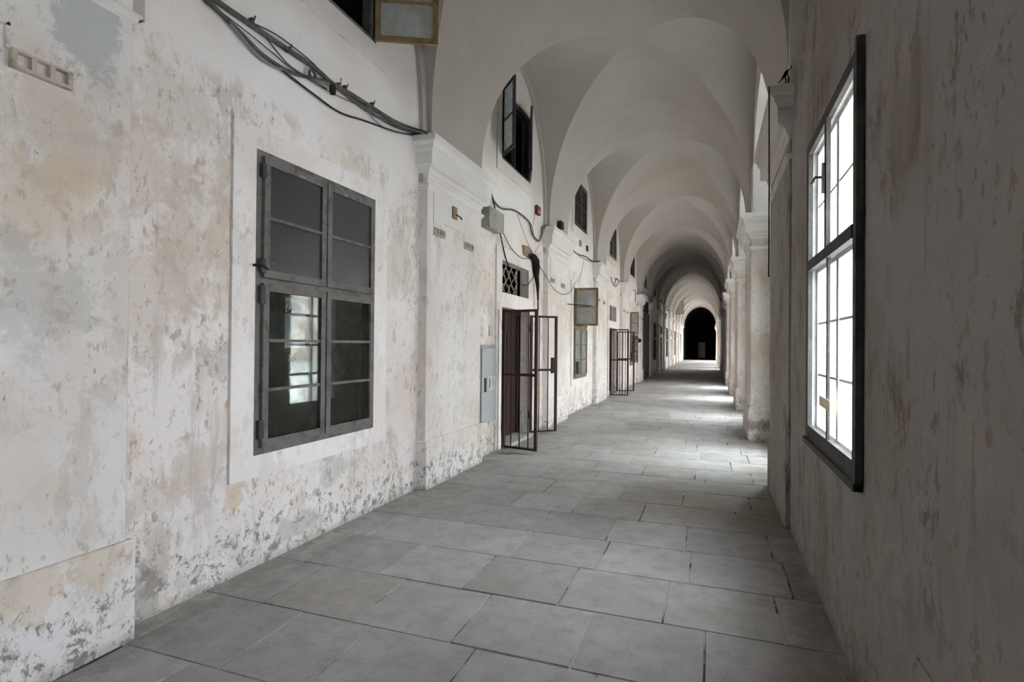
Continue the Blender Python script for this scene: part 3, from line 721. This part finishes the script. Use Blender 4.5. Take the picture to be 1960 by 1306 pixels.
# right hand casement windows (box windows: inner sashes, white reveal, outer sashes)
def right_window(k, label, c_off=0.0):
    c = yc(k); q = WIN_R if k == 1 else WIN_B; y0, y1, z0, z1 = c + q[0], c + q[1], q[2], q[3]; mid = (y0 + y1) / 2
    root = window_root((XW, mid, z0), label); x = XW - 0.025; fw = 0.07; zt = 2.17; t = 0.028
    mb = MB()
    mb.box(x, x + t, y0 - 0.015, y0 + fw, z0 - 0.02, z1 + 0.02); mb.box(x, x + t, y1 - fw, y1 + 0.015, z0 - 0.02, z1 + 0.02)
    mb.box(x, x + t, y0 + fw, y1 - fw, z0 - 0.02, z0 + fw); mb.box(x, x + t, y0 + fw, y1 - fw, z1 - fw + 0.02, z1 + 0.02)
    mb.box(x - 0.006, x + t, y0 + fw, y1 - fw, zt - 0.038, zt + 0.030)
    mb.box(x + 0.004, x + 0.018, mid - 0.022, mid + 0.022, z0 + fw, zt - 0.035); mb.box(x - 0.008, x + 0.016, mid - 0.03, mid + 0.03, zt + 0.03, z1 - fw + 0.04)
    mb.build('frame', M_dark_wood, root)
    mb = MB(); mb.box(x - 0.012, x + 0.02, y0 - 0.05, y0 - 0.015, z0 - 0.055, z1 + 0.045); mb.box(x - 0.020, x + 0.02, y0 - 0.05, y1 + 0.02, z0 - 0.055, z0 - 0.02)
    mb.build('outer_bead', M_dark_wood, root)
    xo = x + t + 0.045
    mb = MB()
    mb.box(x + t, xo + 0.03, y0, y0 + 0.03, z0, z1); mb.box(x + t, xo + 0.03, y1 - 0.045, y1, z0, z1)
    mb.box(x + t, xo + 0.03, y0, y1, z0, z0 + 0.04); mb.box(x + t, xo + 0.03, y0, y1, z1 - 0.04, z1)
    mb.build('lining', M_white_paint, root)
    for (a, b) in ((y0 + 0.03, mid - 0.002), (mid + 0.002, y1 - 0.045)):
        for (lo, hi, bars) in ((z0 + 0.04, zt - 0.02, 3), (zt + 0.02, z1 - 0.04, 2)):
            add_sash(root, a, b, lo, hi, xo, bars, M_white_paint, M_glass_day, w=0.03, t=0.03, bw=0.016)
    mb = MB(); mb.box(xo - 0.03, xo + 0.03, y0 + 0.03, y1 - 0.045, zt - 0.02, zt + 0.02); mb.build('outer_transom', M_white_paint, root)
    mb = MB(); mb.tube([(x - 0.02, mid + 0.02, 2.62), (x - 0.055, mid + 0.03, 2.625), (x - 0.06, mid + 0.12, 2.61)], 0.008)
    mb.box(x - 0.026, x - 0.010, mid - 0.010, mid + 0.015, 2.52, 2.70); mb.build('handle', M_brass, root)
    return root, (y0, y1, mid, x)
rwin, rq = right_window(1, 'tall dark framed casement window glowing white on the right wall')
right_window(0, 'casement window in the right wall just behind the camera')
tp = MB()
yy = rq[2]
tp.quad((rq[3] - 0.004, yy - 0.15, 1.235), (rq[3] - 0.004, yy + 0.17, 1.245), (rq[3] - 0.004, yy + 0.17, 1.305), (rq[3] - 0.004, yy - 0.15, 1.30))
tape = tp.build('tape', M_tape); put(tape, (rq[3] - 0.004, yy, 1.24)); md = tape.modifiers.new('solid', 'SOLIDIFY'); md.thickness = 0.002
tag(tape, 'strip of yellowed tape stuck across the tall right window', 'tape')

# infill of the arches: unseen outer wall, its opening and dark fanlight set to limit daylight
def arch_infill(k, half_w, zlo, glazed):
    c = yc(k); x0, x1 = XO - 0.16, XO; zt = 3.25
    root = window_root((XO, c, 0), ('glazed' if glazed else 'open') + ' infill shaped to limit light under the %s arch on the right' % ORD[k])
    mb = MB(); mb.box(x0, x1, c - HALF, c - half_w, -0.02, 3.86); mb.box(x0, x1, c + half_w, c + HALF, -0.02, 3.86)
    if zlo > 0: mb.box(x0, x1, c - half_w, c + half_w, -0.02, zlo)
    mb.box(x0, x1, c - half_w, c + half_w, zt, 3.86); mb.build('infill_wall', M_jamb, root)
    n = 16; R0 = 1.60
    mb = MB()
    if glazed:
        for i in range(3):
            yy = c - half_w + (2 * half_w - 0.06) * i / 2; mb.box(x0 + 0.04, x0 + 0.10, yy, yy + 0.06, zlo, zt)
        for i in range(6):
            zz = zlo + (zt - zlo - 0.05) * i / 5; mb.box(x0 + 0.045, x0 + 0.095, c - half_w, c + half_w, zz, zz + 0.05)
    for i in range(n):
        a, b = math.pi * i / n, math.pi * (i + 1) / n
        mb.tube([(x0 + 0.08, c + R0 * math.cos(a), 3.86 + 1.70 * math.sin(a)), (x0 + 0.08, c + R0 * math.cos(b), 3.86 + 1.70 * math.sin(b))], 0.035, 6)
    for a in (45, 90, 135):
        a = math.radians(a); mb.tube([(x0 + 0.08, c, 3.86), (x0 + 0.08, c + R0 * math.cos(a), 3.86 + 1.70 * math.sin(a))], 0.025, 6)
    mb.build('frame', M_white_paint, root)
    bm_ = MB(); pts = [(x0 + 0.08, c + R0 * math.cos(math.pi * i / n), 3.86 + 1.70 * math.sin(math.pi * i / n)) for i in range(n + 1)]
    bm_.bm.faces.new([bm_.bm.verts.new(p) for p in pts]); fl = bm_.build('fanlight', M_glass_fan, root)
    md = fl.modifiers.new('solid', 'SOLIDIFY'); md.thickness = 0.004
    if glazed: MB().box(x0 + 0.068, x0 + 0.072, c - half_w, c + half_w, zlo, zt).build('glass', M_glass_clear, root)
for k in GLAZED: arch_infill(k, 0.62, 0.45, True)
for k in OPEN: arch_infill(k, 0.85 if k > 12 else (0.36 if k > 5 else 0.33), 0.0, False)

# courtyard outside
mb = MB(); mb.box(XO, 45, Y_BACK - 25, Y_HALL + 25, -0.3, -0.05)
tag(mb.build('wall_courtyard_ground', M_gravel), 'pale gravel of the courtyard outside the right windows', 'ground', kind='structure')
mb = MB(); mb.box(30, 31, Y_BACK - 22, Y_HALL + 22, -0.1, 8)
tag(mb.build('wall_courtyard', M_facade), 'pinkish building across the courtyard outside', 'wall', kind='structure')

# ------------------------------------------------------------------ doors and gates
dn = [0]
def left_door(k, label):
    c = yc(k); y0, y1 = c - 0.66, c + 0.66
    dn[0] += 1; root = empty('door_%d' % dn[0], (XL, c, 0)); tag(root, label, 'door', kind='structure')
    mb = MB(); x = XL - 0.16
    mb.box(x - 0.10, x, y0, y0 + 0.06, 0, 2.19); mb.box(x - 0.10, x, y1 - 0.06, y1, 0, 2.19); mb.box(x - 0.10, x, y0 + 0.06, y1 - 0.06, 2.12, 2.19)
    mb.build('frame', M_brown, root)
    lf = MB(); lf.box(x - 0.075, x - 0.03, c + 0.02, y1 - 0.06, 0.06, 2.12); lf = lf.build('leaf', M_brown, root)
    mb = MB()
    for zz in (0.35, 1.15): mb.box(x - 0.032, x - 0.015, c + 0.10, y1 - 0.14, zz, zz + 0.65, 0.006)
    mb.build('panel', M_brown, lf)
    l2 = MB(); l2.obox((x - 0.03, y0 + 0.08), (x - 0.62, y0 + 0.20), 0.045, 0.06, 2.12); l2.build('leaf', M_brown, root)
    MB().box(XL - 0.36, XL + 0.13, y0 + 0.02, y1 - 0.02, -0.01, 0.055, 0.015).build('threshold', M_stone, root)
    surround(root, y0, y1, 0.0, 2.19, y0 - 0.24, y1 + 0.24, -0.02, 2.42); 
    mb = MB(); mb.box(XL - 0.01, XL + 0.022, y0 - 0.24, y0, 2.42, 3.12); mb.box(XL - 0.01, XL + 0.022, y1, y1 + 0.24, 2.42, 3.12); mb.box(XL - 0.01, XL + 0.022, y0, y1, 2.92, 3.12)
    mb.build('transom_surround', M_pil, root)
    # wrought grille in the light above
    mb = MB(); xg = XL - 0.12; n = 4
    g0, g1, h0, h1 = y0 + 0.01, y1 - 0.25, 2.43, 2.91
    for (a, b) in ((g0, g1),):
        mb.tube([(xg, g0, h0 + 0.01), (xg, g1, h0 + 0.01)], 0.009, 6); mb.tube([(xg, g1, h0), (xg, g1, h1)], 0.012, 6)
        w = (g1 - g0) / n
        for i in range(-1, n + 1):
            for s in (1, -1):
                pts = []
                for j in range(13):
                    t = j / 12; yy_ = g0 + w * (i + (t * 2 if s > 0 else 2 - t * 2)) + 0.02 * math.sin(t * 4 * math.pi)
                    if g0 - 0.001 <= yy_ <= g1 + 0.001: pts.append((xg + 0.012 * s, yy_, h0 + (h1 - h0) * t))
                if len(pts) > 1: mb.tube(pts, 0.011, 5)
        for i in range(n):
            cy_ = g1 - 0.03 if i == n - 1 else g0 + w * (i + 0.5)
            for zz in (h0 + 0.12, h1 - 0.12):
                mb.tube([(xg, cy_ + 0.03 * math.cos(t * math.pi / 4), zz + 0.045 * math.sin(t * math.pi / 4)) for t in range(8)], 0.009, 5)
    mb.build('grille', M_grille, root)
    return root
left_door(2, 'dark doorway behind the nearest open barred gates')
left_door(4, 'brown doorway behind the second pair of barred gates')
for k in (8, 10, 12, 14): left_door(k, 'doorway of the %s bay on the left' % ORD[k])
def gate(hinge, tip, z0, z1, bars, label, zr=(1.16,), lock=True):
    a, b = Vector(hinge), Vector(tip); L = (b - a).length; d = (b - a) / L
    root = empty('barred_gate', (hinge[0], hinge[1], z0)); tag(root, label, 'gate', 'open barred gate leaves on the left')
    w = 0.040
    mb = MB(); mb.obox(a, a + d * w, w, z0, z1); mb.obox(b - d * w, b, w, z0, z1)
    mb.obox(a + d * w, b - d * w, w * 0.8, z0, z0 + w * 0.8); mb.obox(a + d * w, b - d * w, w * 0.8, z1 - w * 0.9, z1)
    for z in zr: mb.obox(a + d * w, b - d * w, w * 0.8, z - 0.02, z + 0.02)
    mb.build('frame', M_iron, root)
    for i in range(1, bars + 1):
        p = a + d * (L * i / (bars + 1)); MB().tube([(p.x, p.y, z0 + 0.02), (p.x, p.y, z1 - 0.02)], 0.0095, 8).build('bar', M_iron, root)
    if lock:
        p = b - d * 0.03; q = b - d * 0.11; MB().obox(q, p, 0.055, 1.10, 1.38).build('lock_case', M_iron, root)
    for z in (z0 + 0.25, z1 - 0.30): MB().tube([(a.x, a.y, z), (a.x, a.y, z + 0.14)], 0.026, 8).build('hinge', M_iron, root)
    return root
gate((XL + 0.09, 7.84), (-2.374, 7.71), 0.05, 2.13, 3, 'near leaf of the nearest barred gate, jutting square into the corridor', lock=False)
gate((XL + 0.05, 9.30), (-2.61, 9.67), 0.05, 2.13, 2, 'far leaf of the nearest barred gate, in front of the white pilaster')
gate((XL + 0.09, 17.45), (-2.41, 17.5), 0.05, 2.13, 5, 'near leaf of the second barred gate, close to the grated transom', lock=False)
gate((XL + 0.05, 19.0), (-2.47, 19.4), 0.05, 2.10, 2, 'far leaf of the second barred gate, in front of the brown sash')
# bay 6: tall slate-grey metal doors
c = yc(6); rt = empty('door_10', (XL, c, 0)); tag(rt, 'tall slate grey metal double door filling a whole bay', 'door', kind='structure')
for (a, b) in ((c - 1.5, c - 0.01), (c + 0.01, c + 1.5)):
    lf = MB().box(XL + 0.01, XL + 0.07, a, b, 0.03, 3.26, 0.006).build('leaf', M_steel_door, rt)
    mb = MB()
    for i in range(1, 6): mb.box(XL + 0.07, XL + 0.078, a + (b - a) * i / 6 - 0.008, a + (b - a) * i / 6 + 0.008, 0.08, 3.2)
    mb.build('rib', M_steel_door, lf)
MB().box(XL - 0.03, XL + 0.02, c - 1.45, c + 1.45, 3.30, 3.85).build('dark_opening_sheet', M_brown, rt)  # dark sheet stands in for the shaded opening above the doors

# ------------------------------------------------------------------ fittings on the left wall
# electrical cabinet
rt = empty('electrical_cabinet', (XL, 7.40, 0.48)); tag(rt, 'light blue grey electrical cabinet set in the wall before the first gates', 'electrical cabinet')
mb = MB(); mb.box(XL, XL + 0.035, 7.07, 7.67, 0.50, 1.60, 0.004); mb.build('housing', M_box, rt)
dr = MB().box(XL + 0.035, XL + 0.055, 7.11, 7.66, 0.50, 1.55, 0.003).build('door', M_panel, rt)
MB().box(XL + 0.055, XL + 0.060, 7.185, 7.27, 0.93, 1.13, 0.002).build('lock_slot', M_black, dr)
MB().box(XL + 0.055, XL + 0.058, 7.31, 7.62, 0.93, 1.15).build('sticker', M_plate, dr)
mb = MB()
mb.box(XL + 0.058, XL + 0.0595, 7.375, 7.395, 0.98, 1.12)
for i, zz in enumerate((0.99, 1.03, 1.07, 1.10)): mb.box(XL + 0.058, XL + 0.0595, 7.365, 7.40 + 0.01 * (i % 3), zz, zz + 0.012)
mb.build('print', M_black, dr)
o = MB().box(XL, XL + 0.018, 7.09, 7.20, 1.72, 1.87, 0.006).build('cover_plate', M_plate); put(o, (XL, 7.145, 1.72)); tag(o, 'small blank plate above the cabinet, the one further from the gates', 'cover plate', 'blank plates above the cabinet')
o = MB().box(XL, XL + 0.018, 7.47, 7.58, 1.73, 1.88, 0.006).build('cover_plate', M_plate); put(o, (XL, 7.525, 1.73)); tag(o, 'small blank plate above the cabinet, the one beside the door surround', 'cover plate', 'blank plates above the cabinet')
# junction box
rt = empty('junction_box', (XL, 7.4, 3.26)); tag(rt, 'grey green junction box jutting from wall beside the first capital', 'junction box')
MB().box(XL, XL + 0.13, 7.13, 7.66, 3.26, 3.54, 0.006).build('case', M_box, rt)
MB().box(XL + 0.13, XL + 0.15, 7.11, 7.68, 3.245, 3.55, 0.006).build('lid', M_box, rt)
# red alarm
rt = empty('alarm_sounder', (XL, 9.75, 4.03)); tag(rt, 'small red alarm box under the second high window', 'alarm box')
MB().box(XL, XL + 0.06, 9.66, 9.86, 4.02, 4.18, 0.006).build('case', M_red, rt); MB().box(XL + 0.06, XL + 0.065, 9.70, 9.80, 4.05, 4.09).build('label_strip', M_plate, rt)
o = MB().box(XP, XP + 0.10, 10.85, 11.05, 3.99, 4.14, 0.01).build('lamp_case', M_black); put(o, (XP, 10.95, 3.99)); tag(o, 'black lamp case sitting above the second capital', 'lamp case')
# wall box on the first pilaster
rt = empty('broken_socket', (XP, 6.12, 3.19)); tag(rt, 'broken brown socket box on the first full pilaster', 'socket')
MB().box(XP - 0.005, XP + 0.02, 6.02, 6.14, 3.13, 3.28, 0.004).build('back_plate', M_brick, rt)
MB().tube(spline([(XP + 0.02, 6.10, 3.19), (XP + 0.07, 6.14, 3.15), (XP + 0.04, 6.20, 3.15)], 4), 0.008, 6).build('wire_stub', M_brown, rt)
# bare render patch
def slab_poly(name, pts, t, mat, label, cat, X=XL):
    bm = bmesh.new(); P3 = [Vector(P(x, y, X)) for x, y in pts]
    v0 = [bm.verts.new(p) for p in P3]; v1 = [bm.verts.new(p + Vector((t, 0, 0))) for p in P3]
    bm.faces.new(v1); n = len(v0)
    for i in range(n): bm.faces.new((v0[i], v0[(i + 1) % n], v1[(i + 1) % n], v1[i]))
    bmesh.ops.recalc_face_normals(bm, faces=bm.faces); me = bpy.data.meshes.new(name); bm.to_mesh(me); bm.free(); me.materials.append(mat)
    o = bpy.data.objects.new(name, me); COL.objects.link(o); put(o, P3[0]); tag(o, label, cat); return o
slab_poly('bare_patch', [(999, 469), (1008, 472), (1017, 482), (1019, 497), (1012, 496), (1001, 487)], 0.03, M_brick, 'bare brown patch of lost plaster over the first door', 'bare patch')
# burnt sheathing hanging beside the door
rt = empty('charred_conduit', P(1029, 600, XL + 0.08)); tag(rt, 'charred black cable sheathing hanging beside the first grille', 'conduit')
pts = [P(x, y, XL + 0.08) for x, y in ((1016, 489), (1021, 492), (1025, 500), (1026, 515), (1027, 530), (1029, 545), (1029.5, 560), (1030, 575), (1030, 592))]
MB().tube(pts, 0.03, 9, rad=[0.03, 0.06, 0.075, 0.07, 0.045, 0.035, 0.022, 0.017, 0.015]).build('sheathing', M_burnt, rt)
MB().tube([P(1030, 570, XL + 0.08), P(1030, 594, XL + 0.085)], 0.016, 8).build('pipe', M_red_wood, rt)

def cable(pts, r, mat, label, X=XL + 0.04, group='cables along the left wall', n=6, end=None):
    q = spline([P(p[0], p[1], p[2] if len(p) > 2 else X) for p in pts], n)
    o = MB().tube(q, r, 7).build('cable', mat); put(o, q[0]); tag(o, label, 'cable', group); return o
cable([(330, -60), (412, 0), (470, 40), (548, 93), (600, 128), (638, 161), (672, 180), (708, 203), (760, 235), (806, 252), (816, 254, -2.86)], 0.019, M_cable, 'thickest grey cable of the bundle over the big window')
cable([(300, -80), (395, 0), (450, 52), (505, 106), (560, 140), (600, 150), (638, 163), (680, 195), (720, 222), (770, 243), (812, 254, -2.87)], 0.014, M_cable, 'grey cable sagging just below the thickest one')
cable([(310, -70), (402, 3), (455, 62), (500, 112), (540, 133), (590, 148), (640, 166)], 0.010, M_cable2, 'pale cable ending where the bundle is tied')
cable([(300, -95), (398, 0), (440, 45), (480, 85), (540, 134), (600, 180), (650, 215), (700, 232), (760, 253), (790, 257), (814, 254, -2.87)], 0.0085, M_black, 'thin black cable drooping lowest over the big window')
cable([(420, 10), (480, 42), (530, 67), (588, 111), (612, 134), (650, 170)], 0.005, M_cable, 'thin wire arching above the bundle')
cable([(400, 5), (478, 65), (520, 100), (560, 132), (600, 158), (640, 180), (680, 198), (715, 205)], 0.004, M_cable, 'thinnest wire between the bundle strands')
cable([(508, 70), (535, 105), (560, 130), (600, 154), (625, 170)], 0.006, M_cable, 'short wire crossing between the two thick cables')
cable([(650, 172), (690, 200), (720, 232), (745, 250), (790, 260)], 0.006, M_cable2, 'pale wire fanning down to the first capital')
cable([(640, 165), (700, 206), (750, 240), (800, 256), (816, 253, -2.87)], 0.009, M_cable, 'brownish cable in the fan by the first capital')
# bundle fixings
def clip(px, py, label, h=0.10):
    p = Vector(P(px, py, XL + 0.02)); rt = empty('cable_hook', p); tag(rt, label, 'cable hook', 'hooks holding the cable bundle')
    MB().tube([p + Vector((-0.02, 0, 0)), p + Vector((0.045, 0, 0)), p + Vector((0.055, 0, h * 0.5))], 0.006, 6).build('pin', M_cable, rt)
    MB().box(p.x + 0.0, p.x + 0.04, p.y - 0.012, p.y + 0.012, p.z - 0.022, p.z + 0.016, 0.004).build('strap', M_cable, rt)
clip(477, 40, 'cable hook nearest the top edge of the photo', 0.05); clip(547, 95, 'cable hook left of the hanging ring', 0.06)
clip(643, 163, 'forked cable hook in the middle of the bundle'); clip(656, 168, 'small cable hook just past the forked one', 0.05); clip(708, 200, 'last cable hook before the first capital', 0.06)
p = Vector(P(598, 143, XL + 0.05)); rg = MB(); rg.tube([(p.x, p.y + 0.035 * math.cos(t * math.pi / 5), p.z + 0.035 * math.sin(t * math.pi / 5)) for t in range(11)], 0.011, 6)
o = rg.build('insulator_ring', M_cable); put(o, p); tag(o, 'grey insulator ring on the cable bundle', 'insulator')
p = Vector(P(637, 170, XL + 0.06)); o = MB().tube([p + Vector((0, 0, 0.03)), p, p - Vector((0, 0, 0.045))], 0.028, 10, rad=[0.022, 0.03, 0.024]).build('cable_weight', M_burnt); put(o, p)
tag(o, 'black lump hanging under the cable bundle', 'cable fitting')
# second run, over the first door
cable([(940, 371), (945, 385), (960, 399), (985, 403), (1005, 417), (1014, 428), (1019, 448), (1031, 462), (1036, 450), (1038, 435), (1045, 431, -2.84)], 0.014, M_cable, 'thick grey cable dipping before the second capital')
cable([(940, 369), (948, 388), (962, 401), (980, 401), (1003, 414), (1018, 432), (1022, 452), (1033, 459), (1040, 440), (1046, 431, -2.84)], 0.009, M_cable2, 'paler cable beside the thick one over the first door')
cable([(940, 371), (950, 410), (958, 450), (967, 490), (974, 512)], 0.010, M_black, 'black cable dropping straight into the first grille')
cable([(940, 372), (955, 425), (975, 470), (995, 492), (1010, 496)], 0.006, M_black, 'thin black cable looping to the bare patch')
cable([(1026, 393), (1021, 430)], 0.004, M_black, 'short wire hanging from the red alarm box')
cable([(990, 410), (1002, 445), (1020, 488)], 0.004, M_cable, 'thin wire slanting to the bare patch from above')
cable([(1043, 435, -2.86), (1034, 465), (1020, 488)], 0.004, M_cable, 'thin wire from second capital to the charred sheathing')
cable([(1025, 525), (1014, 541), (1008, 546), (1000, 545)], 0.007, M_black, 'short black cable from the sheathing into the grille')
cable([(1032, 508, XL + 0.08), (1048, 534, -2.92), (1062, 555, -2.9), (1080, 564, -2.88), (1094, 556, XL + 0.06), (1101, 540)], 0.007, M_cable, 'slack cable looping across the second full pilaster')
# third run
cable([(1097, 480), (1108, 488), (1120, 491), (1134, 500), (1148, 500, -2.86)], 0.016, M_cable, 'thick cable above the open sash ending at the third capital')
cable([(1097, 481), (1112, 492), (1124, 498), (1136, 502), (1147, 501, -2.86)], 0.009, M_cable2, 'pale cable above the open sash beside the thick one')
cable([(1117, 500), (1113, 522), (1106, 540)], 0.005, M_cable, 'thin wire dropping to the open sash')
# fourth and fifth runs
cable([(1169, 528), (1172, 540), (1178, 549), (1184, 540), (1180, 533), (1176, 545)], 0.012, M_black, 'black cable loop above the second grille')
cable([(1175, 533), (1193, 540, -2.86)], 0.010, M_cable, 'cable ending on the fourth capital')
cable([(1209, 556), (1216, 558), (1216, 580)], 0.014, M_cable, 'cable bracket run by the fourth capital')
cable([(1230, 560, -2.83), (1240, 566, -2.83), (1246, 576, -2.9), (1249, 566, -2.83)], 0.020, M_black, 'black cable sagging above the tall grey door')
cable([(1263, 575, -2.83), (1272, 586, -2.83), (1279, 596, -2.9)], 0.025, M_black, 'distant black cable beyond the tall grey door')
o = MB().tube([P(1222.5, 652, -2.93), P(1223.5, 652, -2.80)], 0.09, 12).build('bell', M_black); put(o, P(1222.5, 652, -2.93)); tag(o, 'round black bell on the pilaster before the grey door', 'bell')
for (x, y, lab) in ((1110, 466, 'small brown wall box under the third high window'), (1123, 476, 'tiny wall box right of the brown one')):
    p = Vector(P(x, y, XL)); o = MB().box(XL - 0.005, XL + 0.03, p.y - 0.09, p.y + 0.09, p.z - 0.07, p.z + 0.07, 0.004).build('wall_box', M_brick if x < 1115 else M_brown); put(o, p); tag(o, lab, 'wall box')

# right side: hanging wire and torn wires on the capital
o = MB().tube([(0.470, 5.25, 3.87), (0.472, 5.235, 3.2), (0.474, 5.235, 2.21)], 0.006, 7).build('hanging_wire', M_black); put(o, (0.474, 5.235, 2.21))
tag(o, 'straight black wire hanging in front of the shaded right pier', 'wire')
rt = empty('torn_wires', (0.56, 5.30, 3.885)); tag(rt, 'tuft of torn dark wires standing on the shaded right capital', 'torn wires')
MB().tube([(0.54, 5.24, 3.885), (0.565, 5.24, 3.91), (0.59, 5.25, 3.945), (0.605, 5.25, 3.975), (0.615, 5.25, 3.99)], 0.01, 8, rad=[0.003, 0.006, 0.015, 0.014, 0.008]).build('stump', M_burnt, rt)
mb = MB()
for a, b in (((0.61, 5.25, 3.98), (0.645, 5.24, 4.02)), ((0.59, 5.25, 3.94), (0.60, 5.26, 3.885)), ((0.61, 5.25, 3.965), (0.625, 5.26, 3.885)), ((0.565, 5.24, 3.91), (0.575, 5.22, 3.93))):
    mb.tube([a, ((a[0] + b[0]) / 2 + 0.008, a[1], (a[2] + b[2]) / 2), b], 0.005, 6)
mb.build('strand', M_black, rt)
